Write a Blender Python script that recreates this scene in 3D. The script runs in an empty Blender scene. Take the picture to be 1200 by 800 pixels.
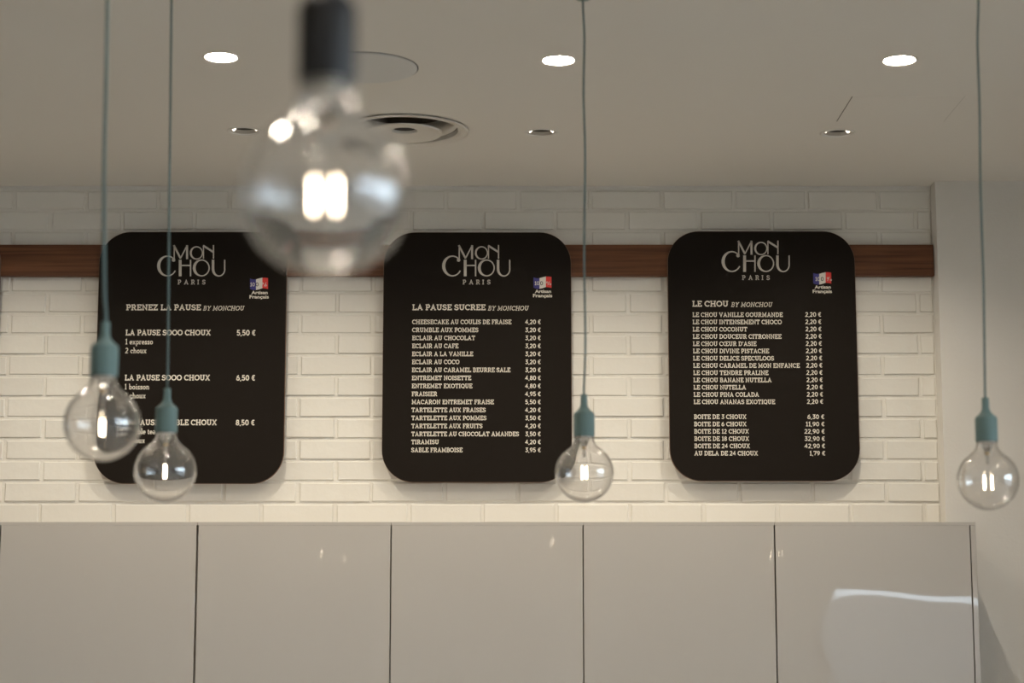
import bpy, bmesh, math, random
from mathutils import Vector, Matrix

SC = bpy.context.scene
COL = SC.collection
PI = math.pi
R = math.radians
random.seed(7)

# ------------------------------------------------------------------ camera
F = 2333.333                     # focal length in pixels of the 1200 px wide frame (70 mm on a 36 mm sensor)
TILT = R(8.53)
EYE = 1.35
CEIL = 2.757
cam_data = bpy.data.cameras.new('camera')
cam_data.lens = 70
cam_data.sensor_width = 36
cam_data.clip_start = 0.05
cam_data.clip_end = 300
cam_data.dof.use_dof = True
cam_data.dof.focus_distance = 6.05
cam_data.dof.aperture_fstop = 3.2
cam = bpy.data.objects.new('camera', cam_data)
COL.objects.link(cam)
cam.location = (0, 0, EYE)
cam.rotation_euler = (PI / 2 + TILT, 0, 0)
SC.camera = cam

# ------------------------------------------------------------------ world, exposure
world = bpy.data.worlds.new('sky')
SC.world = world
world.use_nodes = True
bg = world.node_tree.nodes['Background']
bg.inputs['Color'].default_value = (0.75, 0.85, 1.0, 1)
bg.inputs['Strength'].default_value = 11.5
SC.view_settings.view_transform = 'Standard'
SC.view_settings.look = 'None'
SC.view_settings.gamma = 1
SC.view_settings.use_curve_mapping = False
SC.view_settings.exposure = 0.0
SC.cycles.max_bounces = 12
SC.cycles.diffuse_bounces = 5
SC.cycles.glossy_bounces = 6
SC.cycles.transmission_bounces = 12
SC.cycles.transparent_max_bounces = 12
SC.cycles.sample_clamp_indirect = 0
SC.cycles.caustics_reflective = False
SC.cycles.caustics_refractive = False
SC.cycles.use_denoising = True

WASH_POWER = 29                  # the recessed wall washers of the row next to the wall
WASH_COLOR = (1.0, 0.87, 0.68)
WASH_CONE = R(146)
DOWN_RADIANCE = 212              # the flush downlights
DOWN_COLOR = (1.0, 0.88, 0.72)
FILAMENT_RADIANCE = 34
FILAMENT_COLOR = (1.0, 0.80, 0.58)


# ------------------------------------------------------------------ geometry of the view
def ray(px, py):
    u, v = (px - 600) / F, (400 - py) / F
    return Vector((u, math.cos(TILT) - v * math.sin(TILT), math.sin(TILT) + v * math.cos(TILT)))


def at(px, py, Y):
    d = ray(px, py)
    return Vector((0, 0, EYE)) + d * (Y / d.y)


def atz(px, py, Z):
    d = ray(px, py)
    return Vector((0, 0, EYE)) + d * ((Z - EYE) / d.z)


def at_depth(px, py, depth):     # depth along the optical axis
    return Vector((0, 0, EYE)) + ray(px, py) * depth


# ------------------------------------------------------------------ materials
def mat(name, color, rough=0.5, metal=0.0, spec=0.5, coat=0.0, bump=None, vary=0.0, noise=None, emit=None, coat_rough=0.05):
    m = bpy.data.materials.new(name)
    m.use_nodes = True
    nt = m.node_tree
    b = nt.nodes['Principled BSDF']
    b.inputs['Base Color'].default_value = (*color, 1)
    b.inputs['Roughness'].default_value = rough
    b.inputs['Metallic'].default_value = metal
    b.inputs['Specular IOR Level'].default_value = spec
    b.inputs['Coat Weight'].default_value = coat
    b.inputs['Coat Roughness'].default_value = coat_rough
    if emit:
        b.inputs['Emission Color'].default_value = (*emit[0], 1)
        b.inputs['Emission Strength'].default_value = emit[1]
    tc = nt.nodes.new('ShaderNodeTexCoord')
    if noise or vary:
        n = nt.nodes.new('ShaderNodeTexNoise')
        n.inputs['Scale'].default_value = noise[0] if noise else 6
        n.inputs['Detail'].default_value = 4
        nt.links.new(tc.outputs['Object'], n.inputs['Vector'])
        mr = nt.nodes.new('ShaderNodeMapRange')
        a = noise[1] if noise else 0
        mr.inputs['To Min'].default_value = 1 - a
        mr.inputs['To Max'].default_value = 1 + a
        nt.links.new(n.outputs['Fac'], mr.inputs['Value'])
        mul = nt.nodes.new('ShaderNodeVectorMath')
        mul.operation = 'SCALE'
        mul.inputs[0].default_value = color
        nt.links.new(mr.outputs[0], mul.inputs['Scale'])
        out = mul.outputs[0]
        if vary:
            oi = nt.nodes.new('ShaderNodeObjectInfo')
            mr2 = nt.nodes.new('ShaderNodeMapRange')
            mr2.inputs['To Min'].default_value = 1 - vary
            mr2.inputs['To Max'].default_value = 1 + vary * 0.5
            nt.links.new(oi.outputs['Random'], mr2.inputs['Value'])
            m2 = nt.nodes.new('ShaderNodeVectorMath')
            m2.operation = 'SCALE'
            nt.links.new(out, m2.inputs[0])
            nt.links.new(mr2.outputs[0], m2.inputs['Scale'])
            out = m2.outputs[0]
        nt.links.new(out, b.inputs['Base Color'])
    if bump:                      # (scale, distance, detail)
        n = nt.nodes.new('ShaderNodeTexNoise')
        n.inputs['Scale'].default_value = bump[0]
        n.inputs['Detail'].default_value = bump[2] if len(bump) > 2 else 3
        nt.links.new(tc.outputs['Object'], n.inputs['Vector'])
        bp = nt.nodes.new('ShaderNodeBump')
        bp.inputs['Strength'].default_value = 1
        bp.inputs['Distance'].default_value = bump[1]
        nt.links.new(n.outputs['Fac'], bp.inputs['Height'])
        nt.links.new(bp.outputs[0], b.inputs['Normal'])
        if coat:
            nt.links.new(bp.outputs[0], b.inputs['Coat Normal'])
    return m


def wood_mat():
    m = mat('walnut_rail', (0.10, 0.036, 0.015), 0.5, spec=0.3)
    nt = m.node_tree
    b = nt.nodes['Principled BSDF']
    tc = nt.nodes.new('ShaderNodeTexCoord')
    mp = nt.nodes.new('ShaderNodeMapping')
    mp.inputs['Scale'].default_value = (1.2, 12, 42)
    nt.links.new(tc.outputs['Object'], mp.inputs['Vector'])
    n = nt.nodes.new('ShaderNodeTexNoise')
    n.inputs['Scale'].default_value = 1.6
    n.inputs['Detail'].default_value = 6
    n.inputs['Distortion'].default_value = 0.4
    nt.links.new(mp.outputs[0], n.inputs['Vector'])
    cr = nt.nodes.new('ShaderNodeValToRGB')
    cr.color_ramp.elements[0].position = 0.32
    cr.color_ramp.elements[0].color = (0.075, 0.026, 0.011, 1)
    cr.color_ramp.elements[1].position = 0.72
    cr.color_ramp.elements[1].color = (0.21, 0.085, 0.037, 1)
    nt.links.new(n.outputs['Fac'], cr.inputs['Fac'])
    nt.links.new(cr.outputs['Color'], b.inputs['Base Color'])
    return m


def glass_mat(name, haze=0.05, tint=(1, 0.998, 0.995)):
    m = bpy.data.materials.new(name)
    m.use_nodes = True
    nt = m.node_tree
    nt.nodes.clear()
    out = nt.nodes.new('ShaderNodeOutputMaterial')
    g = nt.nodes.new('ShaderNodeBsdfGlass')
    g.inputs['IOR'].default_value = 1.5
    g.inputs['Roughness'].default_value = 0.0
    g.inputs['Color'].default_value = (*tint, 1)
    d = nt.nodes.new('ShaderNodeBsdfTranslucent')
    d.inputs['Color'].default_value = (0.9, 0.85, 0.8, 1)
    d2 = nt.nodes.new('ShaderNodeBsdfDiffuse')
    d2.inputs['Color'].default_value = (0.9, 0.86, 0.8, 1)
    mx0 = nt.nodes.new('ShaderNodeMixShader')
    mx0.inputs[0].default_value = 0.5
    nt.links.new(d.outputs[0], mx0.inputs[1])
    nt.links.new(d2.outputs[0], mx0.inputs[2])
    mx = nt.nodes.new('ShaderNodeMixShader')
    mx.inputs[0].default_value = haze
    nt.links.new(g.outputs[0], mx.inputs[1])
    nt.links.new(mx0.outputs[0], mx.inputs[2])
    gl = nt.nodes.new('ShaderNodeBsdfGlossy')
    gl.inputs['Roughness'].default_value = 0.075
    gl.inputs['Color'].default_value = (1, 1, 1, 1)
    mx2 = nt.nodes.new('ShaderNodeMixShader')
    mx2.inputs[0].default_value = 0.035
    nt.links.new(mx.outputs[0], mx2.inputs[1])
    nt.links.new(gl.outputs[0], mx2.inputs[2])
    nt.links.new(mx2.outputs[0], out.inputs[0])
    return m


def pane_mat():
    m = bpy.data.materials.new('window_pane')
    m.use_nodes = True
    nt = m.node_tree
    nt.nodes.clear()
    out = nt.nodes.new('ShaderNodeOutputMaterial')
    t = nt.nodes.new('ShaderNodeBsdfTransparent')
    t.inputs['Color'].default_value = (0.93, 0.96, 0.95, 1)
    g = nt.nodes.new('ShaderNodeBsdfGlossy')
    g.inputs['Roughness'].default_value = 0.0
    fr = nt.nodes.new('ShaderNodeFresnel')
    mx = nt.nodes.new('ShaderNodeMixShader')
    nt.links.new(fr.outputs[0], mx.inputs[0])
    nt.links.new(t.outputs[0], mx.inputs[1])
    nt.links.new(g.outputs[0], mx.inputs[2])
    nt.links.new(mx.outputs[0], out.inputs[0])
    return m


def emission_mat(name, color, strength, sample=True):
    m = bpy.data.materials.new(name)
    m.use_nodes = True
    nt = m.node_tree
    nt.nodes.clear()
    out = nt.nodes.new('ShaderNodeOutputMaterial')
    e = nt.nodes.new('ShaderNodeEmission')
    e.inputs['Color'].default_value = (*color, 1)
    e.inputs['Strength'].default_value = strength
    nt.links.new(e.outputs[0], out.inputs[0])
    m.cycles.emission_sampling = 'AUTO' if sample else 'NONE'
    return m


M = dict(
    brick=mat('white_painted_brick', (0.80, 0.785, 0.745), 0.42, spec=0.45, bump=(24, 0.0014, 3), vary=0.05, noise=(5, 0.02)),
    joint=mat('white_painted_mortar', (0.80, 0.785, 0.745), 0.6, bump=(45, 0.003, 4)),
    plaster=mat('white_wall_paint', (0.76, 0.745, 0.72), 0.7, bump=(120, 0.0006)),
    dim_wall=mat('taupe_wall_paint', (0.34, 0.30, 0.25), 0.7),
    ceiling=mat('ceiling_paint', (0.74, 0.725, 0.70), 0.75, noise=(1.2, 0.012)),
    floor=mat('floor_tile', (0.60, 0.55, 0.48), 0.6, noise=(3, 0.1)),
    wood=wood_mat(),
    board=mat('black_board_face', (0.0165, 0.0135, 0.0115), 0.5, spec=0.04),
    board_edge=mat('board_core', (0.20, 0.12, 0.08), 0.6),
    ink=mat('cream_lettering', (0.80, 0.76, 0.68), 0.55, spec=0.3),
    logo_ink=mat('silver_grey_lettering', (0.60, 0.57, 0.52), 0.5, spec=0.3),
    blue=mat('flag_blue', (0.035, 0.03, 0.22), 0.6),
    white=mat('flag_white', (0.72, 0.70, 0.66), 0.6),
    red=mat('flag_red', (0.72, 0.035, 0.03), 0.6),
    dark_ink=mat('dark_lettering', (0.03, 0.03, 0.035), 0.6),
    door=mat('cream_gloss_lacquer', (0.565, 0.535, 0.50), 0.5, spec=0.15, coat=1.0, coat_rough=0.02, bump=(2.3, 0.0045, 1)),
    carcass=mat('cabinet_board', (0.50, 0.475, 0.44), 0.6),
    trim_ring=mat('white_enamel', (0.72, 0.71, 0.69), 0.4),
    grille=mat('speaker_grille', (0.66, 0.67, 0.68), 0.7, bump=(900, 0.0005)),
    dark=mat('dark_gap', (0.02, 0.018, 0.016), 0.8),
    duct=mat('dark_duct', (0.17, 0.145, 0.12), 0.8),
    baffle=mat('grey_baffle', (0.38, 0.36, 0.33), 0.5),
    vent=mat('vent_enamel', (0.72, 0.70, 0.67), 0.5),
    reflector=mat('polished_reflector', (0.9, 0.88, 0.85), 0.12, metal=1.0),
    teal=mat('teal_silicone', (0.17, 0.26, 0.26), 0.55, spec=0.3, bump=(300, 0.0003)),
    teal_cord=mat('teal_textile_cord', (0.135, 0.20, 0.205), 0.8, bump=(1200, 0.0006)),
    black=mat('black_rubber', (0.012, 0.012, 0.014), 0.45),
    brass=mat('brass_contact', (0.75, 0.5, 0.25), 0.3, metal=1.0),
    wire=mat('support_wire', (0.7, 0.68, 0.65), 0.3, metal=1.0),
    glass=glass_mat('bulb_glass', 0.045),
    stem=glass_mat('stem_glass', 0.10),
    pane=pane_mat(),
    frame=mat('window_frame_paint', (0.10, 0.10, 0.10), 0.5),
    street=mat('street_paving', (0.22, 0.21, 0.20), 0.9, noise=(1, 0.1)),
    blocker=mat('sky_blocker_render', (0.18, 0.19, 0.205), 0.9),
    down_lens=emission_mat('downlight_glow', DOWN_COLOR, DOWN_RADIANCE),
    wash_glint=emission_mat('wall_washer_glint', DOWN_COLOR, 5),
    filament=emission_mat('glowing_filament', FILAMENT_COLOR, FILAMENT_RADIANCE, sample=False),
)


# ------------------------------------------------------------------ object helpers
def obj(name, bm, m, parent=None, loc=(0, 0, 0), smooth=False, **props):
    me = bpy.data.meshes.new(name)
    if smooth:
        for f in bm.faces:
            f.smooth = True
    bm.to_mesh(me)
    bm.free()
    if m is not None:
        me.materials.append(m)
    o = bpy.data.objects.new(name, me)
    COL.objects.link(o)
    o.location = loc
    if parent:
        o.parent = parent
    for k, v in props.items():
        o[k] = v
    return o


def thing(name, label, cat, loc=(0, 0, 0), group=None):
    o = bpy.data.objects.new(name, None)
    COL.objects.link(o)
    o.empty_display_size = 0.05
    o.location = loc
    o['label'] = label
    o['category'] = cat
    if group:
        o['group'] = group
    return o


def box(bm, x0, x1, y0, y1, z0, z1, bevel=0.0):
    vs = [bm.verts.new(p) for p in ((x0, y0, z0), (x1, y0, z0), (x1, y1, z0), (x0, y1, z0), (x0, y0, z1), (x1, y0, z1), (x1, y1, z1), (x0, y1, z1))]
    fs = [bm.faces.new([vs[i] for i in q]) for q in ((0, 3, 2, 1), (4, 5, 6, 7), (0, 1, 5, 4), (1, 2, 6, 5), (2, 3, 7, 6), (3, 0, 4, 7))]
    if bevel:
        es = set(e for f in fs for e in f.edges)
        bmesh.ops.bevel(bm, geom=list(es), offset=bevel, segments=2, affect='EDGES', profile=0.6)


def boxes(*args, bevel=0.0):
    bm = bmesh.new()
    for a in args:
        box(bm, *a, bevel=bevel)
    return bm


def lathe(profile, n=64, closed=False, cap=False):
    bm = bmesh.new()
    rings = []
    for r, z in profile:
        if r < 1e-7:
            rings.append([bm.verts.new((0, 0, z))])
        else:
            rings.append([bm.verts.new((r * math.cos(2 * PI * k / n), r * math.sin(2 * PI * k / n), z)) for k in range(n)])
    pairs = list(zip(rings, rings[1:]))
    if closed:
        pairs.append((rings[-1], rings[0]))
    for a, b in pairs:
        for k in range(n):
            k2 = (k + 1) % n
            if len(a) == 1 and len(b) == 1:
                continue
            if len(a) == 1:
                bm.faces.new((a[0], b[k2], b[k]))
            elif len(b) == 1:
                bm.faces.new((a[k], a[k2], b[0]))
            else:
                bm.faces.new((a[k], a[k2], b[k2], b[k]))
    bmesh.ops.recalc_face_normals(bm, faces=bm.faces)
    return bm


def tube(bm, pts, r, n=10, taper=None):
    pts = [Vector(p) for p in pts]
    rings = []
    for i, p in enumerate(pts):
        d = (pts[min(i + 1, len(pts) - 1)] - pts[max(i - 1, 0)]).normalized()
        a = d.orthogonal().normalized() if i == 0 else (rings_a - d * rings_a.dot(d)).normalized()
        rings_a = a
        b = d.cross(a)
        rr = r if taper is None else taper[i]
        rings.append([bm.verts.new(p + (a * math.cos(2 * PI * k / n) + b * math.sin(2 * PI * k / n)) * rr) for k in range(n)])
    for a, b in zip(rings, rings[1:]):
        for k in range(n):
            bm.faces.new((a[k], a[(k + 1) % n], b[(k + 1) % n], b[k]))
    bm.faces.new(rings[0][::-1])
    bm.faces.new(rings[-1])
    return bm


# ------------------------------------------------------------------ the room
WALL_Y = 6.10                    # face of the bricks
JOINT_Y = 6.1045                 # face of the mortar
COLUMN_Y = 6.03
X_END = at(1093, 300, WALL_Y).x  # where the bricks meet the smooth wall
LEFT, RIGHT, FRONT = -4.0, 4.6, -5.0

obj('floor', boxes((LEFT - .2, RIGHT + .2, FRONT - .2, 6.4, -0.1, 0)), M['floor'], kind='structure')
wall_back = obj('wall_back', boxes((LEFT - .2, X_END, JOINT_Y, 6.4, 0, CEIL)), M['joint'], kind='structure')
obj('wall_side', boxes((X_END, RIGHT + .2, COLUMN_Y, 6.4, 0, CEIL)), M['plaster'], kind='structure')
obj('wall_left', boxes((LEFT - .2, LEFT, FRONT, JOINT_Y, 0, CEIL)), M['dim_wall'], kind='structure')


def wall_with_hole(name, axis, pos0, pos1, a0, a1, holes):
    """a wall slab with rectangular openings; axis 'x': slab normal along x, a along y"""
    bm = bmesh.new()
    cur = a0
    for (h0, h1, z0, z1) in sorted(holes):
        segs = [(cur, h0, 0, CEIL), (h0, h1, 0, z0), (h0, h1, z1, CEIL)]
        for (s0, s1, q0, q1) in segs:
            if s1 - s0 > 1e-4 and q1 - q0 > 1e-4:
                if axis == 'x':
                    box(bm, pos0, pos1, s0, s1, q0, q1)
                else:
                    box(bm, s0, s1, pos0, pos1, q0, q1)
        cur = h1
    if axis == 'x':
        box(bm, pos0, pos1, cur, a1, 0, CEIL)
    else:
        box(bm, cur, a1, pos0, pos1, 0, CEIL)
    return obj(name, bm, M['plaster'], kind='structure')


# windows: a glazed side front on the right, and one low shop window in the wall behind the camera
SIDE_HOLES = [(-4.7, -2.1, 0.25, 2.6), (-1.9, 0.7, 0.25, 2.6), (0.9, 3.5, 0.25, 2.6)]
REAR_HOLES = [(2.45, 4.35, 0.55, EYE + 0.385)]
wall_with_hole('wall_right', 'x', RIGHT, RIGHT + .2, FRONT, COLUMN_Y, SIDE_HOLES)
wall_with_hole('wall_front', 'y', FRONT - .2, FRONT, LEFT - .2, RIGHT + .2, REAR_HOLES)
wn = 0
for axis, holes in (('x', SIDE_HOLES), ('y', REAR_HOLES)):
    for (h0, h1, z0, z1) in holes:
        wn += 1
        c = ((RIGHT + .1), (h0 + h1) / 2, z0) if axis == 'x' else ((h0 + h1) / 2, FRONT - .1, z0)
        w, h, t = (h1 - h0) / 2, z1 - z0, 0.045

        def put(bm, a0, a1, d0, d1, q0, q1):
            if axis == 'x':
                box(bm, d0, d1, a0, a1, q0, q1)
            else:
                box(bm, a0, a1, d0, d1, q0, q1)
        bm = bmesh.new()
        put(bm, -w, w, -.03, .03, 0, t)
        put(bm, -w, w, -.03, .03, h - t, h)
        put(bm, -w, -w + t, -.03, .03, t, h - t)
        put(bm, w - t, w, -.03, .03, t, h - t)
        if axis == 'x':
            put(bm, -t / 2, t / 2, -.03, .03, t, h - t)
        fr = obj('window_%d' % wn, bm, M['frame'], loc=c, kind='structure')
        bm = bmesh.new()
        put(bm, -w + t, w - t, -.004, .004, t, h - t)
        obj('pane', bm, M['pane'], fr)
obj('pavement', boxes((-40, 60, -70, FRONT - .2, -0.2, -0.02), (RIGHT + .2, 60, FRONT - .2, 30, -0.2, -0.02)), M['street'], kind='structure')

obj('sky_blocker', boxes((-30, 60, -14.3, -14, 0, 1.742)), M['blocker'], kind='structure')  # unseen wall, added to cut the sky reflected in the cupboards to a streak

# ------------------------------------------------------------------ ceiling with holes for its fittings
ROW1 = [(-139.5, 68), (259, 67.5), (654.5, 71), (1054, 71)]
ROW2 = [(-62, 153), (286.5, 153.5), (634.5, 155.5), (981.5, 156)]
row1 = [atz(x, y, CEIL) for x, y in ROW1]
row2 = [atz(x, y, CEIL) for x, y in ROW2]
# further flush downlights of the room behind the camera
rear_lights = [Vector((x, y, CEIL)) for y in (3.2, 1.7, 0.2, -1.2) for x in (-0.4, 1.6, 3.6)]
vent_c = atz(474, 152.5, CEIL)
speaker_c = atz(427, 79, CEIL)
holes = [(p.x, p.y, 0.0375) for p in row1 + rear_lights] + [(p.x, p.y, 0.040) for p in row2] + [(vent_c.x, vent_c.y, 0.150)]

bm = bmesh.new()
edges = []
outer = [bm.verts.new((x, y, 0)) for x, y in ((LEFT - .2, FRONT - .2), (RIGHT + .2, FRONT - .2), (RIGHT + .2, 6.4), (LEFT - .2, 6.4))]
for i in range(4):
    edges.append(bm.edges.new((outer[i], outer[(i + 1) % 4])))
for (hx, hy, hr) in holes:
    n = 48
    ring = [bm.verts.new((hx + hr * math.cos(2 * PI * k / n), hy + hr * math.sin(2 * PI * k / n), 0)) for k in range(n)]
    for k in range(n):
        edges.append(bm.edges.new((ring[k], ring[(k + 1) % n])))
bmesh.ops.triangle_fill(bm, edges=edges, use_beauty=True, use_dissolve=False)
for f in bm.faces:
    if f.normal.z > 0:
        f.normal_flip()
ret = bmesh.ops.extrude_face_region(bm, geom=list(bm.faces))
for v in ret['geom']:
    if isinstance(v, bmesh.types.BMVert):
        v.co.z += 0.02
bmesh.ops.recalc_face_normals(bm, faces=bm.faces)
obj('ceiling', bm, M['ceiling'], loc=(0, 0, CEIL), kind='structure')
obj('ceiling_slab', boxes((LEFT - .2, RIGHT + .2, FRONT - .2, 6.4, CEIL + .16, CEIL + .2)), M['dark'], kind='structure')
obj('trim_1', boxes((LEFT, X_END, WALL_Y + .001, JOINT_Y, 1.3975 + EYE, CEIL)), M['plaster'], kind='structure')

# ------------------------------------------------------------------ bricks of the back wall
COURSE = 0.06527
PITCH = 0.2255
Z_LINE = at(600, 589, WALL_Y).z  # joint under the first full course
x_even = at(46.7, 600, WALL_Y).x
x_odd = at(89.6, 580, WALL_Y).x
JT = 0.0105


def brick_mesh(w, seed):
    rnd = random.Random(seed)
    h = COURSE - JT * 0.8
    d = JOINT_Y - WALL_Y
    j = lambda a=0.0012: rnd.uniform(-a, a)
    bm = bmesh.new()
    back, mid, front = [], [], []
    c = 0.0026
    for sx, sz in ((-1, -1), (1, -1), (1, 1), (-1, 1)):
        x, z = sx * w / 2 + j(), sz * h / 2 + j(0.0008)
        back.append(bm.verts.new((x, d, z)))
        mid.append(bm.verts.new((x, c, z)))
        front.append(bm.verts.new((x - sx * c, j(0.0004), z - sz * c)))
    for a, b in ((back, mid), (mid, front)):
        for k in range(4):
            bm.faces.new((a[k], a[(k + 1) % 4], b[(k + 1) % 4], b[k]))
    bm.faces.new(front)
    bmesh.ops.recalc_face_normals(bm, faces=bm.faces)
    me = bpy.data.meshes.new('brick')
    bm.to_mesh(me)
    bm.free()
    me.materials.append(M['brick'])
    return me


full = [brick_mesh(PITCH - JT, 100 + k) for k in range(8)]
rb = random.Random(3)
for r in range(-2, 15):
    z = Z_LINE + (r + 0.5) * COURSE
    x0 = x_even if r % 2 else x_odd
    k = -7
    while True:
        a = x0 + k * PITCH + JT / 2
        b = a + PITCH - JT
        k += 1
        if b < -1.95:
            continue
        if a > X_END - 0.02:
            break
        if b > X_END - 0.004:
            b = X_END - 0.004
            me = brick_mesh(b - a, k * 31 + r)
        else:
            me = full[rb.randrange(8)]
        o = bpy.data.objects.new('brick', me)
        COL.objects.link(o)
        o.parent = wall_back
        o.location = ((a + b) / 2 + rb.uniform(-.0012, .0012), WALL_Y + rb.uniform(-.0012, .0008), z + rb.uniform(-.0007, .0007))
        o.rotation_euler = (rb.uniform(-.006, .006), rb.uniform(-.004, .004), rb.uniform(-.003, .003))

# ------------------------------------------------------------------ wooden rail
ra, rbm = at(600, 286.5, WALL_Y - .027), at(600, 323, WALL_Y - .027)
rail_x1 = at(1094, 305, WALL_Y - .027).x
rail = obj('wall_rail', boxes((-1.98 - rail_x1, 0, 0, 0.0255, 0, ra.z - rbm.z), bevel=0.0012), M['wood'],
           loc=(rail_x1, WALL_Y - .027, rbm.z))
rail['label'] = 'long dark walnut wooden rail fixed across the white bricks behind the boards'
rail['category'] = 'rail'

# ------------------------------------------------------------------ slab-serif lettering drawn as strokes
def arc(cx, cy, rx, ry, a0, a1, n=10):
    return [(cx + rx * math.cos(R(a0 + (a1 - a0) * k / n)), cy + ry * math.sin(R(a0 + (a1 - a0) * k / n))) for k in range(n + 1)]


T = 0.17                          # stroke weight in cap heights
H0, H1 = T * 0.42, 1 - T * 0.42   # stroke axes at the baseline and the cap line
SF = 0.17                         # half a serif


def foot(x, y=H0, l=SF, r=SF):
    return [(x - l, y), (x + r, y)]


def stem(x, y0=H0, y1=H1):
    return [(x, y0), (x, y1)]


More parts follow.
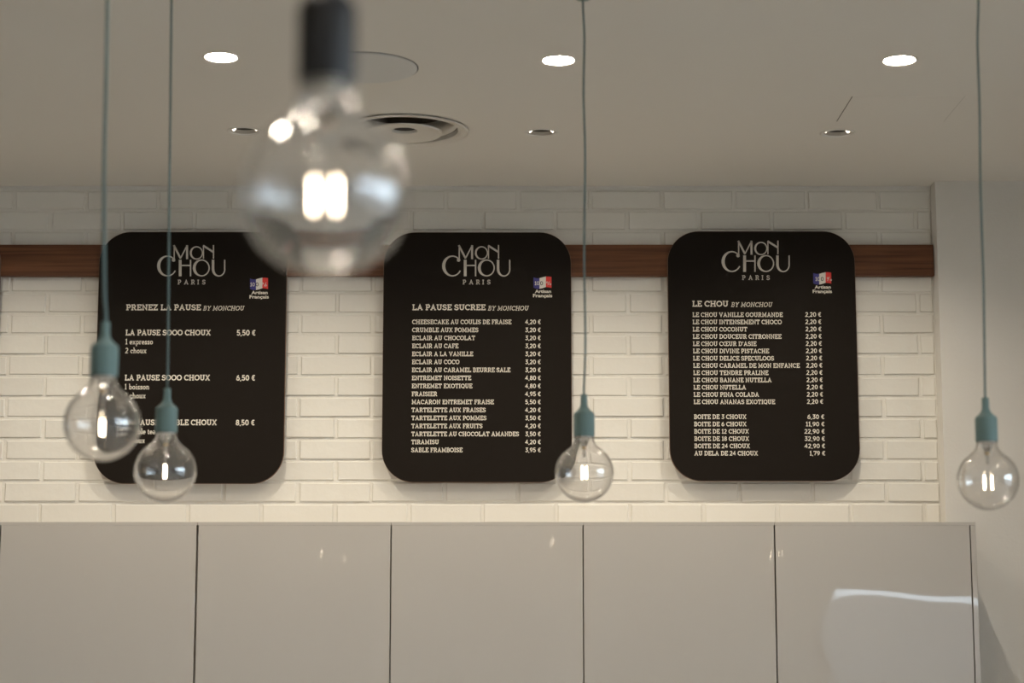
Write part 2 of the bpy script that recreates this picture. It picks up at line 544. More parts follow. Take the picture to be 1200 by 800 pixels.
G = {
    'A': (.90, [[(.17, H0), (.45, H1), (.73, H0)], [(.27, .34), (.63, .34)], foot(.17, l=.15, r=.14), foot(.73, l=.14, r=.15)]),
    'B': (.76, [stem(.2), [(.04, H1), (.42, H1)] + arc(.42, (H1 + .53) / 2, .18, (H1 - .53) / 2, 90, -90) + [(.2, .53)],
                [(.04, H0), (.44, H0)] + arc(.44, (H0 + .53) / 2, .21, (.53 - H0) / 2, -90, 90) + [(.2, .53)]]),
    'C': (.80, [arc(.45, .5, .36, .42, 48, 318, 16), [(.72, .66), (.72, .92)]]),
    'D': (.84, [stem(.2), [(.04, H1), (.38, H1)] + arc(.38, .5, .37, .42, 90, -90, 12) + [(.04, H0)]]),
    'E': (.72, [stem(.2), [(.04, H1), (.63, H1), (.63, .74)], [(.2, .51), (.47, .51)], [(.47, .40), (.47, .62)], [(.04, H0), (.65, H0), (.65, .28)]]),
    'F': (.70, [stem(.2), [(.04, H1), (.63, H1), (.63, .72)], [(.2, .5), (.47, .5)], [(.47, .39), (.47, .61)], foot(.2, l=.16, r=.2)]),
    'G': (.86, [arc(.45, .5, .36, .42, 48, 345, 16), [(.72, .68), (.72, .92)], [(.5, .44), (.84, .44)], [(.74, .44), (.74, .1)]]),
    'H': (.92, [stem(.2), stem(.72), [(.2, .5), (.72, .5)], foot(.2), foot(.72), foot(.2, H1), foot(.72, H1)]),
    'I': (.42, [stem(.21), foot(.21), foot(.21, H1)]),
    'J': (.60, [[(.4, H1), (.4, .3)] + arc(.22, .28, .18, .2, 0, -150), foot(.4, H1)]),
    'K': (.86, [stem(.2), [(.64, H1), (.24, .46)], [(.36, .56), (.68, H0)], foot(.2), foot(.2, H1), foot(.68, l=.13, r=.13), foot(.66, H1, l=.13, r=.13)]),
    'L': (.70, [stem(.2), foot(.2, H1), [(.04, H0), (.63, H0), (.63, .32)]]),
    'M': (1.06, [[(.2, H0), (.22, H1), (.53, .22), (.84, H1), (.86, H0)], foot(.2, l=.15, r=.15), foot(.86, l=.15, r=.15), [(.06, H1), (.24, H1)], [(.82, H1), (1.0, H1)]]),
    'N': (.90, [[(.2, H0), (.2, H1), (.72, H0), (.72, H1)], foot(.2, l=.15, r=.15), foot(.72, H1, l=.15, r=.15), [(.05, H1), (.2, H1)]]),
    'O': (.90, [arc(.45, .5, .36, .42, 0, 360, 20)]),
    'P': (.72, [stem(.2), [(.04, H1), (.44, H1)] + arc(.44, (H1 + .44) / 2, .2, (H1 - .44) / 2, 90, -90) + [(.2, .44)], foot(.2, l=.16, r=.2)]),
    'Q': (.90, [arc(.45, .5, .36, .42, 0, 360, 20), [(.46, .24), (.78, -.06)]]),
    'R': (.82, [stem(.2), [(.04, H1), (.44, H1)] + arc(.44, (H1 + .47) / 2, .19, (H1 - .47) / 2, 90, -90) + [(.2, .47)], [(.44, .47), (.66, H0), (.8, H0)], foot(.2)]),
    'S': (.68, [arc(.34, .715, .23, .21, 30, 250, 10) + arc(.34, .29, .25, .22, 100, -150, 12), [(.57, .72), (.57, .92)], [(.09, .28), (.09, .08)]]),
    'T': (.78, [stem(.39), [(.09, .70), (.09, H1), (.69, H1), (.69, .70)], foot(.39)]),
    'U': (.88, [[(.2, H1), (.2, .36)] + arc(.44, .34, .24, .26, 180, 360) + [(.68, .36), (.68, H1)], foot(.2, H1), foot(.68, H1)]),
    'V': (.88, [[(.16, H1), (.44, H0), (.72, H1)], foot(.16, H1, l=.14, r=.14), foot(.72, H1, l=.14, r=.14)]),
    'X': (.86, [[(.18, H1), (.68, H0)], [(.68, H1), (.18, H0)], foot(.18, l=.14, r=.12), foot(.68, l=.12, r=.14), foot(.18, H1, l=.14, r=.12), foot(.68, H1, l=.12, r=.14)]),
    'Y': (.82, [[(.16, H1), (.41, .48), (.66, H1)], [(.41, .48), (.41, H0)], foot(.41), foot(.16, H1, l=.13, r=.13), foot(.66, H1, l=.13, r=.13)]),
    'Z': (.74, [[(.12, .74), (.12, H1), (.6, H1), (.12, H0), (.64, H0), (.64, .28)]]),
    '\u0152': (1.2, [arc(.45, .5, .36, .42, 50, 310, 16), stem(.7), [(.42, H1), (1.1, H1), (1.1, .74)], [(.7, .51), (.96, .51)], [(.42, H0), (1.12, H0), (1.12, .28)]]),
    '0': (.70, [arc(.35, .5, .25, .42, 0, 360, 18)]),
    '1': (.50, [[(.1, .78), (.28, H1), (.28, H0)], foot(.28, l=.2, r=.18)]),
    '2': (.66, [arc(.32, .68, .21, .24, 160, -30, 10) + [(.1, H0), (.58, H0)]]),
    '3': (.66, [[(.12, H1), (.54, H1), (.3, .58)] + arc(.3, .33, .25, .25, 80, -150, 12)]),
    '4': (.70, [[(.46, H0), (.46, H1), (.08, .34), (.64, .34)]]),
    '5': (.66, [[(.54, H1), (.18, H1), (.15, .56)] + arc(.3, .33, .25, .25, 110, -150, 12)]),
    '6': (.68, [arc(.34, .32, .24, .24, 0, 360, 16), [(.11, .36), (.2, .72), (.48, .94)]]),
    '7': (.62, [[(.08, .76), (.08, H1), (.54, H1), (.24, H0)]]),
    '8': (.68, [arc(.34, .73, .19, .19, 0, 360, 14), arc(.34, .29, .24, .21, 0, 360, 14)]),
    '9': (.68, [arc(.34, .68, .24, .24, 0, 360, 16), [(.57, .64), (.48, .28), (.2, .06)]]),
    ',': (.28, [[(.16, .10), (.08, -.14)]]),
    "'": (.24, [[(.12, .98), (.10, .72)]]),
    '\u20ac': (.74, [arc(.46, .5, .30, .42, 55, 305, 14), [(.04, .6), (.52, .6)], [(.04, .4), (.48, .4)]]),
    ' ': (.32, []),
    # lower case
    'a': (.60, [arc(.28, .42, .2, .2, 140, 0, 6) + [(.48, .42), (.48, .1), (.6, .08)], arc(.27, .2, .19, .15, 0, 360, 12)]),
    'b': (.66, [stem(.16, 0.04, .98), [(.04, .98), (.16, .98)], arc(.37, .32, .21, .26, 0, 360, 14)]),
    'c': (.56, [arc(.32, .32, .23, .26, 50, 310, 12), [(.5, .42), (.5, .58)]]),
    'e': (.60, [[(.1, .33), (.52, .33)] + arc(.31, .32, .22, .26, 0, 310, 14)]),
    'h': (.68, [stem(.16, H0, .98), [(.04, .98), (.16, .98)], arc(.34, .36, .18, .22, 160, 0, 8) + [(.52, H0)], foot(.16, l=.12, r=.1), foot(.52, l=.1, r=.12)]),
    'i': (.34, [[(.04, .58), (.17, .58), (.17, H0)], foot(.17, l=.13, r=.13), [(.17, .82), (.17, .94)]]),
    'l': (.34, [[(.04, .98), (.17, .98), (.17, H0)], foot(.17, l=.13, r=.13)]),
    'n': (.68, [[(.04, .58), (.16, .58), (.16, H0)], arc(.34, .36, .18, .22, 160, 0, 8) + [(.52, H0)], foot(.16, l=.12, r=.1), foot(.52, l=.1, r=.12)]),
    'o': (.62, [arc(.31, .32, .22, .26, 0, 360, 14)]),
    'p': (.66, [[(.04, .58), (.16, .58), (.16, -.24)], foot(.16, -.24, l=.12, r=.12), arc(.37, .32, .21, .26, 0, 360, 14)]),
    'r': (.48, [[(.04, .58), (.16, .58), (.16, H0)], arc(.36, .34, .2, .24, 160, 70, 5), foot(.16, l=.12, r=.14)]),
    's': (.50, [[(.42, .46), (.36, .58), (.16, .56), (.12, .42), (.38, .24), (.38, .08), (.12, .06), (.08, .2)]]),
    't': (.44, [[(.18, .82), (.18, .14), (.3, .06), (.4, .1)], [(.04, .58), (.38, .58)]]),
    'u': (.68, [[(.04, .58), (.16, .58), (.16, .2)] + arc(.33, .2, .17, .15, 180, 360, 8) + [(.5, .2)], [(.42, .58), (.51, .58), (.51, H0), (.62, H0)]]),
    'x': (.60, [[(.12, .58), (.48, H0)], [(.48, .58), (.12, H0)], foot(.12, l=.09, r=.1), foot(.48, l=.1, r=.09), foot(.12, .58, l=.09, r=.1), foot(.48, .58, l=.1, r=.09)]),
}


def stroke(bm, pts, w, y=0.0, closed=False, widths=None):
    """a flat ribbon in the xz plane along pts; overlapping pieces share one plane and one material"""
    n = len(pts)
    P = [Vector((p[0], p[1])) for p in pts]
    hw = [(widths[i] if widths else w) / 2 for i in range(n)]
    L, Rr = [], []
    for i in range(n):
        a = P[i - 1] if i else P[i]
        b = P[i + 1] if i < n - 1 else P[i]
        d1 = (P[i] - a).normalized() if i else (b - P[i]).normalized()
        d2 = (b - P[i]).normalized() if i < n - 1 else d1
        t = (d1 + d2)
        t = t.normalized() if t.length > 0.2 else d1
        nrm = Vector((-t.y, t.x))
        c = max(0.45, abs(nrm.dot(Vector((-d1.y, d1.x)))))
        L.append(P[i] + nrm * hw[i] / c)
        Rr.append(P[i] - nrm * hw[i] / c)
    vl = [bm.verts.new((p.x, y, p.y)) for p in L]
    vr = [bm.verts.new((p.x, y, p.y)) for p in Rr]
    for i in range(n - 1):
        bm.faces.new((vl[i], vr[i], vr[i + 1], vl[i + 1]))


def text_width(s, track=0.03):
    return sum(G[c][0] + track for c in s) - track


def draw_text(bm, s, x, z, h, y, weight=T, x1=None, right=None, slant=0.0, track=0.03, sx=1.0):
    """s drawn from x (world metres) on baseline z with cap height h; x1 fits the run to an end"""
    w = text_width(s, track) * h
    k = sx
    if x1 is not None:
        k = (x1 - x) / w
    if right is not None:
        x = right - w * k
    for c in s:
        adv, strokes = G[c]
        for pts in strokes:
            q = [(x + (px * k + slant * pz) * h, z + pz * h) for px, pz in pts]
            stroke(bm, q, weight * h, y)
        x += (adv + track) * h * k
    return bm


def sans(bm, s, x0, x1, z, h, y, bold=0.02):
    cu = bpy.data.curves.new('tmp', 'FONT')
    cu.body = s
    cu.size = 1
    cu.offset = bold
    cu.resolution_u = 3
    o = bpy.data.objects.new('tmp', cu)
    COL.objects.link(o)
    dg = bpy.context.evaluated_depsgraph_get()
    me = bpy.data.meshes.new_from_object(o.evaluated_get(dg))
    xs = [v.co.x for v in me.vertices]
    a, b = min(xs), max(xs)
    base = len(bm.verts)
    kx = (x1 - x0) / (b - a)
    for v in me.vertices:
        bm.verts.new((x0 + (v.co.x - a) * kx, y, z + v.co.y * h / 0.73))
    bm.verts.ensure_lookup_table()
    for p in me.polygons:
        try:
            bm.faces.new([bm.verts[base + i] for i in p.vertices])
        except ValueError:
            pass
    bpy.data.objects.remove(o)
    bpy.data.curves.remove(cu)
    bpy.data.meshes.remove(me)


# ------------------------------------------------------------------ menu boards
BOARD_Y = WALL_Y - 0.0395        # front face of the boards
INK_Y = BOARD_Y - 0.0004


def bp(px, py):                   # a point of the board plane
    p = at(px, py, BOARD_Y)
    return p.x, p.z


def rounded(x0, x1, z0, z1, r, n=12):
    pts = []
    for cx, cz, a in ((x1 - r, z1 - r, 0), (x0 + r, z1 - r, 90), (x0 + r, z0 + r, 180), (x1 - r, z0 + r, 270)):
        pts += [(cx + r * math.cos(R(a + 90 * k / n)), cz + r * math.sin(R(a + 90 * k / n))) for k in range(n + 1)]
    return pts


def slab(pts, y0, y1):
    bm = bmesh.new()
    a = [bm.verts.new((x, y0, z)) for x, z in pts]
    b = [bm.verts.new((x, y1, z)) for x, z in pts]
    n = len(pts)
    for k in range(n):
        bm.faces.new((a[k], a[(k + 1) % n], b[(k + 1) % n], b[k]))
    bm.faces.new(a)
    bm.faces.new(b[::-1])
    bmesh.ops.recalc_face_normals(bm, faces=bm.faces)
    return bm


def to_local(bm, org):
    bmesh.ops.translate(bm, verts=bm.verts, vec=-Vector(org))
    return bm


def logo(dx, dy):
    """the two-line emblem, drawn in its enlarged coordinates (1143 wide view of 100 px)"""
    q = 100 / 1143
    bm = bmesh.new()

    def S(pts, w, widths=None, o=(0, 0)):
        P = [bp(510 + dx + (x + o[0]) * q, 275 + dy + (z + o[1]) * q) for x, z in pts]
        sc = bp(510 + q, 300)[0] - bp(510, 300)[0]
        stroke(bm, P, w * sc, INK_Y, widths=[v * sc for v in widths] if widths else None)

    def E(cx, cy, rx, ry, a0, a1, n, wf):
        pts, ws = [], []
        for k in range(n + 1):
            a = a0 + (a1 - a0) * k / n
            pts.append((cx + rx * math.cos(R(a)), cy - ry * math.sin(R(a))))
            ws.append(wf(a % 360))
        S(pts, 0, ws)
    thick_left = lambda lo, hi: (lambda a: lo + (hi - lo) * max(0, -math.cos(R(a))) ** 1.6)
    # M
    S([(322, 330), (322, 140)], 17)
    S([(316, 140), (408, 318)], 26)
    S([(405, 318), (497, 140)], 17)
    S([(494, 140), (494, 326)], 27)
    # O
    E(622, 243, 78, 82, 0, 360, 36, thick_left(15, 26))
    # N
    S([(714, 320), (714, 140)], 15)
    S([(710, 145), (852, 235)], 26)
    S([(848, 320), (848, 138)], 17)
    # C with its ball
    E(232, 418, 118, 132, 48, 332, 36, thick_left(17, 42))
    E(314, 338, 12, 12, 0, 360, 12, lambda a: 24)
    # H
    S([(402, 335), (402, 556)], 38)
    S([(541, 335), (541, 556)], 18)
    S([(402, 411), (541, 411)], 19)
    # O
    E(690, 444, 100, 106, 0, 360, 40, thick_left(16, 38))
    # U
    S([(842, 335), (842, 470)], 34)
    pts, ws = [], []
    for k in range(19):
        a = 180 + 180 * k / 18
        pts.append((921 + 78 * math.cos(R(a)), 462 - 90 * math.sin(R(a))))
        ws.append(16 + 18 * max(0, -math.cos(R(a))) ** 1.4)
    S(pts, 0, ws)
    S([(998, 335), (998, 466)], 17)
    # PARIS
    for c, x in zip('PARIS', (366, 452, 545, 628, 695)):
        a = bp(510 + dx + x * q, 275 + dy + 664 * q)
        b = bp(510 + dx + x * q, 275 + dy + 602 * q)
        draw_text(bm, c, a[0], a[1], b[1] - a[1], INK_Y, weight=.17, sx=1.05)
    return bm


def badge(dx, dy, board):
    def P(x, z):
        return bp(595 + dx + x * .1, 280 + dy + z * .1)

    def quad(name, pts, m, parent, y):
        bm = bmesh.new()
        bm.faces.new([bm.verts.new((P(*p)[0], y, P(*p)[1])) for p in pts])
        return obj(name, to_local(bm, board.location), m, parent)
    first = quad('flag_badge', [(302, 447), (302, 568), (322, 578), (345, 583), (372, 583), (372, 458), (345, 459), (322, 455)], M['blue'], board, INK_Y)
    first['label'] = 'small blue white and red flag badge'
    quad('white_stripe', [(372, 458), (372, 583), (405, 576), (447, 563), (447, 438), (405, 448)], M['white'], first, INK_Y)
    quad('red_stripe', [(447, 438), (447, 563), (480, 565), (513, 572), (513, 443), (480, 439)], M['red'], first, INK_Y)
    # "100 %" : pale on blue and red, dark on white
    h = P(0, 495)[1] - P(0, 541)[1]
    z = P(0, 541)[1]
    for c, a, b in (('1', 312, 336), ('0', 337, 371)):
        bm = bmesh.new()
        draw_text(bm, c, P(a, 0)[0], z, h, INK_Y - .0003, weight=.15, x1=P(b, 0)[0])
        obj('badge_figure', to_local(bm, board.location), M['white'], first)
    bm = bmesh.new()
    for cx, cz in ((461, 508), (497, 530)):
        pts = [(P(cx + 9 * math.cos(R(a)), 0)[0], P(0, cz + 9 * math.sin(R(a)))[1]) for a in range(0, 361, 40)]
        stroke(bm, pts, .11 * h, INK_Y - .0003)
    stroke(bm, [P(468, 541), P(492, 495)], .12 * h, INK_Y - .0003)
    obj('percent_sign', to_local(bm, board.location), M['white'], first)
    bm = bmesh.new()
    draw_text(bm, '0', P(377, 0)[0], z, h, INK_Y - .0003, weight=.17, x1=P(413, 0)[0])
    obj('badge_figure', to_local(bm, board.location), M['dark_ink'], first)
    bm = bmesh.new()
    a, b = P(318, 630), P(508, 630)
    sans(bm, 'Artisan', a[0], b[0], a[1], (P(0, 592)[1] - a[1]), INK_Y, bold=.03)
    a, b = P(296, 681), P(522, 681)
    sans(bm, 'Fran\u00e7ais', a[0], b[0], a[1], (P(0, 642)[1] - a[1]), INK_Y, bold=.03)
    obj('badge_lettering', to_local(bm, board.location), M['ink'], board)


def menu_board(px0, px1, py0, py1, label, content=True):
    xm = (px0 + px1) / 2
    x0, z1 = bp(px0, py0)
    x1, _ = bp(px1, py0)
    z0 = bp(xm, py1)[1]
    t = thing('menu_board', label, 'menu board', ((x0 + x1) / 2, BOARD_Y, z0), 'black menu boards along the brick wall')
    rr = 0.098
    obj('backing', to_local(slab(rounded(x0, x1, z0, z1, rr), BOARD_Y + .0012, BOARD_Y + .0125), t.location), M['board_edge'], t)
    e = 0.0012
    obj('face', to_local(slab(rounded(x0 + e, x1 - e, z0 + e, z1 - e, rr - e), BOARD_Y, BOARD_Y + .0014), t.location), M['board'], t)
    return t


def lines(t, name, rows, y=None, m=None):
    """rows: (text, x_px, baseline_px, cap_px, options); every printed line is a part"""
    for s, x, b, cap, opt in rows:
        bm = bmesh.new()
        X, Z = bp(x, b)
        h = Z - bp(x, b + cap)[1]
        o = dict(opt)
        if 'end' in o:
            o['x1'] = bp(o.pop('end'), b)[0]
        if 'rt' in o:
            o['right'] = bp(o.pop('rt'), b)[0]
        if 'xm' in o:
            X = o.pop('xm')
        draw_text(bm, s, X, Z, h, INK_Y, **o)
        obj(name, to_local(bm, t.location), m or M['ink'], t)


# left board
b1 = menu_board(117.3, 337, 271.5, 566.5, 'black menu board headed PRENEZ LA PAUSE, left of the other two')
obj('emblem', to_local(logo(-334, 0), b1.location), M['logo_ink'], b1)
badge(-332.2, 1.4, b1)
lines(b1, 'heading', [('PRENEZ LA PAUSE', 147.6, 363.4, 6.7, dict(end=235.4, weight=.195)),
                      ('BY MONCHOU', 237.6, 363.8, 5.6, dict(end=285.6, slant=.2, weight=.13))])
rows, prices = [], []
for base, mid, price, d1 in ((392.8, 'SOOO', '5,50 \u20ac', '1 expresso'), (445.6, 'SOOO', '6,50 \u20ac', '1 boisson'), (498.0, 'BUBBLE', '8,50 \u20ac', '1 bubble tea')):
    dxx = -(base - 392.8) * 0.018
    rows.append(('LA PAUSE ' + mid + ' CHOUX', 147 + dxx, base, 6.5, dict(end=(247 if mid == 'SOOO' else 256) + dxx, weight=.195)))
    rows.append((d1, 146.6 + dxx, base + 10.6, 6.6, dict(end={'1 expresso': 179.2, '1 boisson': 176, '1 bubble tea': 184}[d1] + dxx, weight=.135)))
    rows.append(('2 choux', 146.6 + dxx, base + 21, 6.6, dict(end=171.6 + dxx, weight=.135)))
    prices.append((price, 277.3 + dxx * .6, base + .2, 6.5, dict(end=299.8 + dxx * .6, weight=.19)))
lines(b1, 'item_lettering', rows)
lines(b1, 'price_lettering', prices)

# middle board
b2 = menu_board(449.8, 669.2, 272, 565, 'black menu board headed LA PAUSE SUCREE, in the middle')
obj('emblem', to_local(logo(0, 0), b2.location), M['logo_ink'], b2)
badge(0, 0, b2)
lines(b2, 'heading', [('LA PAUSE SUCREE', 483, 363.3, 6.7, dict(end=569, weight=.195)),
                      ('BY MONCHOU', 571.4, 363.8, 5.6, dict(end=619, slant=.2, weight=.13))])
ITEMS2 = [('CHEESECAKE AU COULIS DE FRAISE', '4,20'), ('CRUMBLE AUX POMMES', '3,20'), ('ECLAIR AU CHOCOLAT', '3,20'), ('ECLAIR AU CAFE', '3,20'),
          ('ECLAIR A LA VANILLE', '3,20'), ('ECLAIR AU COCO', '3,20'), ('ECLAIR AU CARAMEL BEURRE SALE', '3,20'), ('ENTREMET NOISETTE', '4,80'),
          ('ENTREMET EXOTIQUE', '4,80'), ('FRAISIER', '4,95'), ('MACARON ENTREMET FRAISE', '5,50'), ('TARTELETTE AUX FRAISES', '4,20'),
          ('TARTELETTE AUX POMMES', '3,50'), ('TARTELETTE AUX FRUITS', '4,20'), ('TARTELETTE AU CHOCOLAT AMANDES', '3,50'), ('TIRAMISU', '4,20'), ('SABLE FRAMBOISE', '3,95')]
X2 = bp(483, 377)[0]
KX = 1.0
cap = 5.3
w_ref = bp(608.3, 511)[0] - X2
zc = bp(600, 500)[1] - bp(600, 500 + cap)[1]
KX = w_ref / (text_width('TARTELETTE AU CHOCOLAT AMANDES') * zc)
lines(b2, 'item_lettering', [(s, 483, 379.7 + 9.375 * i, cap, dict(xm=X2, sx=KX)) for i, (s, p) in enumerate(ITEMS2)])
lines(b2, 'price_lettering', [(p + ' \u20ac', 615.4, 379.7 + 9.375 * i, cap, dict(end=634, weight=.17)) for i, (s, p) in enumerate(ITEMS2)])

# right board
b3 = menu_board(781.8, 1001, 270.8, 563.5, 'black menu board headed LE CHOU, right of the other two')
obj('emblem', to_local(logo(327.4, -5.2), b3.location), M['logo_ink'], b3)
badge(327.8, -5.0, b3)
lines(b3, 'heading', [('LE CHOU', 811.2, 359.1, 6.7, dict(end=853.6, weight=.195)),
                      ('BY MONCHOU', 856.4, 359.6, 5.6, dict(end=904.6, slant=.2, weight=.13))])
ITEMS3 = ['VANILLE GOURMANDE', 'INTENSEMENT CHOCO', 'COCONUT', 'DOUCEUR CITRONNEE', "C\u0152UR D'ASIE", 'DIVINE PISTACHE', 'DELICE SPECULOOS',
          'CARAMEL DE MON ENFANCE', 'TENDRE PRALINE', 'BANANE NUTELLA', 'NUTELLA', 'PINA COLADA', 'ANANAS EXOTIQUE']
X3 = bp(811.4, 368)[0]
w_ref = bp(937.2, 430)[0] - X3 - .003
KX3 = w_ref / (text_width('LE CHOU CARAMEL DE MON ENFANCE') * zc)
rows = [('LE CHOU ' + s, 811, 371.3 + 8.5 * i, cap, dict(xm=X3, sx=KX3)) for i, s in enumerate(ITEMS3)]
prices = [('2,20 \u20ac', 943.6 + .02 * 8.5 * i, 371.3 + 8.5 * i - .3, cap, dict(end=962.6 + .024 * 8.5 * i, weight=.17)) for i in range(13)]
BOX = [('BOITE DE 3 CHOUX', '6,30'), ('BOITE DE 6 CHOUX', '11,90'), ('BOITE DE 12 CHOUX', '22,90'), ('BOITE DE 18 CHOUX', '32,90'),
       ('BOITE DE 24 CHOUX', '42,90'), ('AU DELA DE 24 CHOUX', '1,79')]
for i, (s, p) in enumerate(BOX):
    y = 490.8 + 8.55 * i
    rows.append((s, 811, y, cap, dict(xm=X3, sx=KX3)))
    prices.append((p + ' \u20ac', 950, y, cap, dict(rt=966.4 + .025 * 8.55 * i, weight=.17, sx=KX3 * 1.08)))
lines(b3, 'item_lettering', rows)
lines(b3, 'price_lettering', prices)

# the board whose right edge just shows at the left of the photograph
menu_board(-217.5, 1.6, 272, 567, 'black menu board cut off at the far left edge, only its side showing')

# ------------------------------------------------------------------ cabinets
CAB_Y = 5.72
CAB_TOP = at(600, 611.5, CAB_Y).z
cab_px = [-226, 0.8, 231.6, 458.4, 683.2, 907.4, 1137]
cab_x = [at(p, 612, CAB_Y).x for p in cab_px]
cab_labels = ['cream gloss cupboard cut off at the far left edge, a sliver showing',
              'cream gloss cupboard at the left, under the two left hanging bulbs',
              'cream gloss cupboard second from the left, under the left board',
              'cream gloss cupboard in the middle, under the LA PAUSE SUCREE board',
              'cream gloss cupboard between the middle one and the one with the blue reflection',
              'cream gloss end cupboard at the right with a blue streak reflected in it']
for i in range(6):
    x0, x1 = cab_x[i], cab_x[i + 1]
    last = i == 5
    t = thing('cupboard', cab_labels[i], 'cupboard', ((x0 + x1) / 2, CAB_Y, 0), 'tall cream cupboards in a row')
    ox = -(x0 + x1) / 2
    a, b = x0 + ox + .0003, x1 + ox - .0003
    back = JOINT_Y - CAB_Y - .012
    gap = (.0035, .0055, .0030, .0028, .0035, .0045)
    gl = gap[i - 1] / 2 if i else .002
    gr = gap[i] / 2
    obj('body', boxes((a, b, .022, back, .08, CAB_TOP - .0105), bevel=.0008), M['carcass'], t)
    obj('plinth', boxes((a, b, .05, back - .02, 0, .08)), M['dark'], t)
    obj('top_panel', boxes((a, b + (.0155 if last else 0), 0.0, back, CAB_TOP - .0095, CAB_TOP), bevel=.0006), M['door'], t)
    d = obj('door', boxes((a + gl, b - gr, 0, .0195, .085, CAB_TOP - .0096), bevel=.001), M['door'], t)
    if last:
        obj('side_panel', boxes((b + .001, b + .0155, 0, back, 0, CAB_TOP - .0098), bevel=.0006), M['door'], t)

# ------------------------------------------------------------------ ceiling fittings
def flush_downlight(p, label, group):
    t = thing('ceiling_downlight', label, 'ceiling light', p, group)
    prof = [(.0372, .012), (.0372, .0005), (.0395, -.0012), (.0435, -.0012), (.0445, 0.0002), (.0445, .0002), (.0385, .0003), (.0365, .004), (.0365, .012)]
    obj('trim_ring', lathe(prof, 48, closed=True), M['trim_ring'], t, smooth=True)
    obj('lens', lathe([(0, .002), (.0363, .002)][::1], 48), M['down_lens'], t)
    obj('housing', lathe([(0, .06), (.036, .06), (.036, .013)], 32), M['dark'], t)
    return t


L1 = ['glowing flush downlight outside the left edge', 'leftmost glowing white downlight on the ceiling, beside the big black socket',
      'glowing white downlight near the ceiling centre, left of the teal cord', 'rightmost glowing white downlight on the ceiling']
for p, l in zip(row1, L1):
    flush_downlight(p, l, 'glowing downlights in the front row')
for p in rear_lights:
    flush_downlight(p, 'glowing flush downlight behind the camera, over the shop floor', 'downlights behind the camera')


def wall_washer(p, label, lamp=True):
    t = thing('recessed_spotlight', label, 'ceiling light', p, 'recessed spotlights in the row by the wall')
    prof = [(.0392, .010), (.0392, .0004), (.0405, -.0022), (.0480, -.0022), (.0497, -.0002), (.0497, .0003), (.0396, .0006), (.0365, .004), (.0365, .010)]
    obj('trim_ring', lathe(prof, 56, closed=True), M['trim_ring'], t, smooth=True)
    obj('baffle', lathe([(.0365, .0015), (.0350, .004), (.0315, .010), (.0310, .016), (.0325, .016), (.036, .006), (.0375, .0015)], 56, closed=True), M['baffle'], t, smooth=True)
    obj('aperture', lathe([(0, .0105), (.0312, .0105)], 40), M['dark'], t)
    for s_ in (0, PI):           # glowing patches stand in for the reflector's glints at either side of the opening
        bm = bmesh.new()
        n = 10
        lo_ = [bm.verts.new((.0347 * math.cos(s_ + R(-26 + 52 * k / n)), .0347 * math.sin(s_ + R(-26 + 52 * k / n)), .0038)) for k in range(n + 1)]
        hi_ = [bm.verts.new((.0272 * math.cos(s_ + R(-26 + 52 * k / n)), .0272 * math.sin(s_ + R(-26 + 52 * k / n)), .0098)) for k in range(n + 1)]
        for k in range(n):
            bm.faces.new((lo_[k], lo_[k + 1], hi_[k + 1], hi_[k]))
        obj('reflector_glint', bm, M['wash_glint'], t)
    obj('housing', lathe([(0, .09), (.039, .09), (.039, .012)], 32), M['dark'], t)
    ld = bpy.data.lights.new('spotlight_beam', 'SPOT')
    ld.energy = WASH_POWER
    ld.color = WASH_COLOR
    ld.spot_size = WASH_CONE
    ld.spot_blend = 1.0
    ld.shadow_soft_size = 0.005
    lo = bpy.data.objects.new('spotlight_beam', ld)
    COL.objects.link(lo)
    lo.parent = t
    lo.location = (0, 0, -0.006)
    lo.rotation_euler = (0, 0, 0)
    return t


L2 = ['recessed spotlight outside the left edge', 'small recessed spotlight left of the big glass bulb',
      'small recessed spotlight near the ceiling centre, left of the teal cord', 'small recessed spotlight at the right, by the hairline joint']
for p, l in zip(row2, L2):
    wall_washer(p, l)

# round loudspeaker grille
t = thing('ceiling_speaker', 'round flat grey speaker grille flush in the ceiling beside the black socket', 'speaker', speaker_c)
obj('grille', lathe([(0, -.004), (.128, -.004), (.1315, -.0025), (.1315, 0)], 72), M['grille'], t)
obj('rim_shadow', lathe([(.1312, -.0005), (.1345, -.0008), (.1345, 0)], 72), M['dark'], t)  # dark ring painted as the shadow in the gap round the grille

# round air diffuser
t = thing('air_vent', 'round white air vent with nested cones set in the ceiling', 'vent', vent_c)
obj('flange', lathe([(.1517, .012), (.1517, -.001), (.158, -.0045), (.174, -.0075), (.180, -.006), (.180, -.0035), (.153, .0005), (.150, .012)], 80, closed=True), M['vent'], t, smooth=False)
obj('duct', lathe([(.1485, .011), (.1485, .09), (0, .09)], 64), M['duct'], t)
obj('outer_cone', lathe([(.145, .010), (.138, .026), (.125, .05), (.127, .05), (.140, .027), (.147, .012)], 72, closed=True), M['vent'], t, smooth=True)
obj('cone', lathe([(.106, -.009), (.103, -.0115), (.07, -.006), (.036, -.002), (.034, .002), (.034, .008), (.037, .008), (.038, .003), (.07, .000), (.106, -.007)], 72, closed=True), M['vent'], t, smooth=False)
obj('hole_shade', lathe([(0, .0065), (.0338, .0065)], 40), M['dark'], t)  # dark disc put in for the shade deep in the central hole

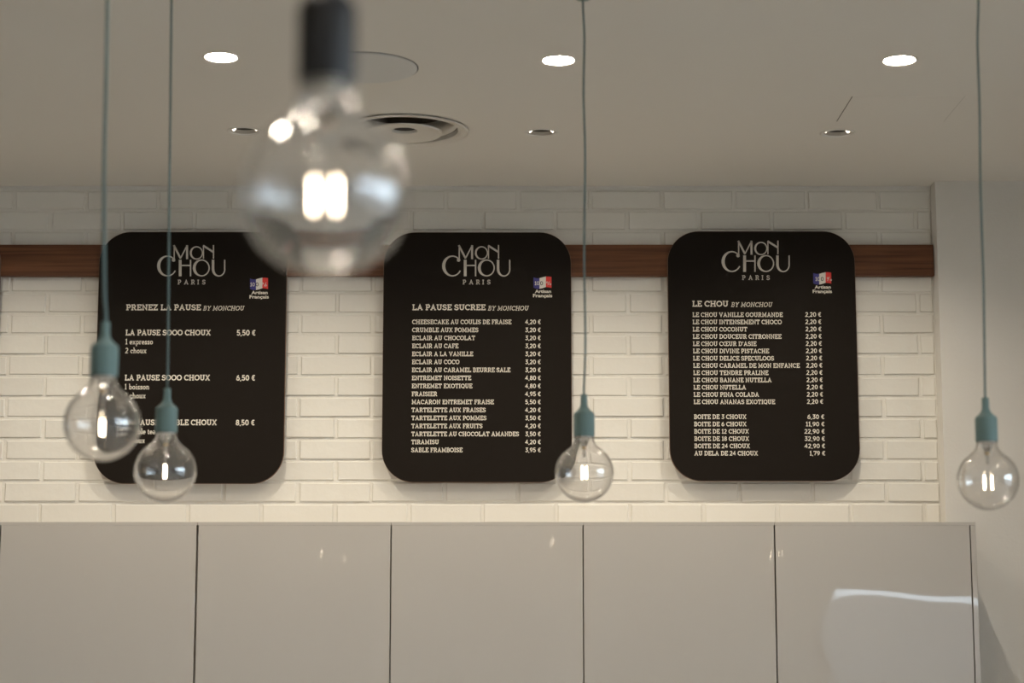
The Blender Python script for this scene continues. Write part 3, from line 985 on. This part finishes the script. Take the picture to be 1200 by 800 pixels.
# access hatch: two hairline joints on the ceiling
hp = [atz(x, y, CEIL) for x, y in ((981, 142), (1106, 142), (1004.5, 113))]
hx0, hx1, hy0, hy1 = hp[0].x, hp[1].x, hp[2].y, hp[0].y
t = thing('access_hatch', 'square painted ceiling hatch with hairline edges above the right spotlight', 'hatch', ((hx0 + hx1) / 2, (hy0 + hy1) / 2, CEIL))
w, d = (hx1 - hx0) / 2, (hy1 - hy0) / 2
obj('panel', boxes((-w, w, -d, d, -.0006, 0)), M['ceiling'], t)
obj('seal', boxes((-w - .0018, -w, -d, d, -.0005, 0)), M['dark'], t)
obj('seal', boxes((w, w + .0006, -d, d, -.0005, 0)), M['dark'], t)

# ------------------------------------------------------------------ pendant bulbs
RB = 0.0625


def bulb_profile():
    pts = [(math.sin(R(a)), -math.cos(R(a))) for a in range(0, 141, 4)]
    pts[0] = (0, -1)
    pts += [(.555, .832), (.475, .895), (.412, .958), (.368, 1.03), (.343, 1.11), (.331, 1.19), (.326, 1.27), (.325, 1.36)]
    return pts


def smooth_profile(pts, k=2):
    for _ in range(k):
        q = [pts[0]]
        for i in range(1, len(pts) - 1):
            q.append(((pts[i - 1][0] + 2 * pts[i][0] + pts[i + 1][0]) / 4, (pts[i - 1][1] + 2 * pts[i][1] + pts[i + 1][1]) / 4))
        q.append(pts[-1])
        pts = q
    return pts


def bulb_shell(th):
    pr = bulb_profile()
    head, tail = pr[:33], smooth_profile(pr[33:], 1)
    outer = head + tail
    inner = []
    for i, (r, z) in enumerate(outer):
        a = outer[max(i - 1, 0)]
        b = outer[min(i + 1, len(outer) - 1)]
        tx, tz = b[0] - a[0], b[1] - a[1]
        l = math.hypot(tx, tz)
        nx, nz = tz / l, -tx / l
        k = th / RB
        inner.append((max(r - nx * k, 0), z - nz * k))
    inner[0] = (0, -1 + th / RB)
    prof = outer + inner[::-1]
    return lathe([(r * RB, z * RB) for r, z in prof], 96)


def catmull(pts, n=14):
    P = [Vector(p) for p in pts]
    P = [P[0] * 2 - P[1]] + P + [P[-1] * 2 - P[-2]]
    out = []
    for i in range(1, len(P) - 2):
        for k in range(n):
            t_ = k / n
            a, b, c, d = P[i - 1], P[i], P[i + 1], P[i + 2]
            out.append(0.5 * ((2 * b) + (c - a) * t_ + (2 * a - 5 * b + 4 * c - d) * t_ ** 2 + (3 * b - a - 3 * c + d) * t_ ** 3))
    out.append(P[-2])
    return out


def pendant(label, cx, cy, rpx, cord_px, turn, fil_z, fil_len, fil_gap, socket_mat, cord_mat, cord_r=.0024, lift=0.0, stretch=1.0, wide=1.0):
    depth = F * RB / rpx
    c = at_depth(cx, cy, depth)
    tip = c + Vector((0, 0, (1.245 + lift + (2.70 - 1.245) * stretch) * RB))
    t = thing('pendant_lamp', label, 'pendant lamp', c, 'bare globe bulbs hanging on textile cords')
    # cord: through the given pixel points in the lamp's own vertical plane, then straight up to its ceiling rose
    pts = [tip - Vector((0, 0, .01)), tip + Vector((0, 0, .012))]
    for (x, y) in cord_px:
        p = at(x, y, c.y)
        pts.append(p)
    last = pts[-1]
    top = Vector((last.x + (last.x - pts[-2].x) * .4, c.y, CEIL - .004))
    if last.z < CEIL - .03:
        pts.append(top)
    path = [p - c for p in catmull(pts)]
    obj('cord', tube(bmesh.new(), path, cord_r, 10), cord_mat, t, smooth=True)
    top = path[-1]
    rose = [(0, .0145), (.008, .0145), (.014, .0155), (.017, .0175), (.018, .0205), (0, .0205)]
    obj('ceiling_rose', lathe(rose, 40), socket_mat, t, loc=(top.x, top.y, CEIL - .0207 - c.z), smooth=True)
    prof = [(0, 1.27), (.30, 1.27), (.325, 1.245), (.345, 1.245), (.358, 1.27), (.36, 1.30), (.36, 1.98), (.352, 2.03), (.325, 2.075), (.27, 2.12), (.215, 2.17), (.17, 2.225),
            (.138, 2.29), (.122, 2.36), (.118, 2.42), (.115, 2.68), (.108, 2.70), (0, 2.70)]
    obj('socket', lathe([(r * RB * wide, (1.245 + lift + (z - 1.245) * stretch) * RB) for r, z in prof], 56), socket_mat, t, smooth=True)
    b = obj('bulb', bulb_shell(.0014), M['glass'], t, smooth=True)
    b.rotation_euler = (0, 0, turn)
    # inside: glass stem, brass collar, support wires, the two filaments
    obj('collar', lathe([(r * RB, z * RB) for r, z in [(0, 1.215), (.27, 1.215), (.28, 1.225), (.28, 1.27), (0, 1.27)]], 32), M['wire'], b)
    obj('stem', lathe([(r * RB, z * RB) for r, z in [(0, .50), (.045, .52), (.055, .6), (.055, .80), (.075, .88), (.11, .96), (.15, 1.06), (.20, 1.21), (0, 1.21)]], 24), M['stem'], b, smooth=True)
    obj('stem_ring', lathe([(r * RB, z * RB) for r, z in [(.055, .83), (.085, .83), (.085, .885), (.055, .885)]], 24, closed=True), M['brass'], b, smooth=True)
    zt, zb = fil_z + fil_len / 2, fil_z - fil_len / 2
    g = fil_gap / 2
    bm = bmesh.new()
    for s in (-1, 1):
        tube(bm, [(s * .02 * RB, 0, .53 * RB), (s * g * .9, 0, zt + .10 * RB), (s * g, 0, zt - .0005)], .00028, 6)
        tube(bm, [(s * g, 0, zb + .0005), (s * g * .6, 0, zb - .0035), (0, 0, zb - .0045)], .00028, 6)
    tube(bm, [(0, 0, .51 * RB), (0, 0, zb - .0045)], .00035, 6)
    obj('support_wire', bm, M['wire'], b)
    for s in (-1, 1):
        bm = bmesh.new()
        tube(bm, [(s * g, 0, zb), (s * g, 0, zb + .001), (s * g, 0, zt - .001), (s * g, 0, zt)], .001, 10, taper=[.0006, .0011, .0011, .0006])
        obj('filament', bm, M['filament'], b, smooth=True)
    return t


pendant('large blurred glass globe bulb with black socket, closest to the camera', 381, 226, 98, [(381.5, -60), (382, -200)],
        0.0, -.002, .0258, .0168, M['black'], M['black'], cord_r=.003, lift=.09, stretch=1.22, wide=1.0)
pendant('blurred teal pendant with clear globe bulb, leftmost and nearest the left board edge', 120, 496, 44.6,
        [(122.3, 330), (122, 200), (124.5, 90), (126, 0), (128, -90)], R(84), -.007, .026, .013, M['teal'], M['teal_cord'], cord_r=.0030)
pendant('teal pendant with clear globe bulb, second from left, before the left board', 193.5, 552, 36.3,
        [(197, 400), (198, 280), (199.5, 140), (201, 0), (202.5, -90)], R(84), -.001, .027, .009, M['teal'], M['teal_cord'])
pendant('teal pendant with clear globe bulb, right of the middle board', 684.8, 554, 34.3,
        [(686, 400), (684.6, 300), (685.6, 180), (683.8, 110), (684.8, 45), (683, 0), (683, -90)], R(40), .001, .027, .012, M['teal'], M['teal_cord'])
pendant('teal pendant with clear globe bulb, rightmost, against the smooth wall', 1158, 562, 35.8,
        [(1153.5, 400), (1152.5, 330), (1149, 220), (1148, 130), (1145.5, 50), (1146.5, 0), (1144, -90)], R(12), -.006, .028, .0165, M['teal'], M['teal_cord'])
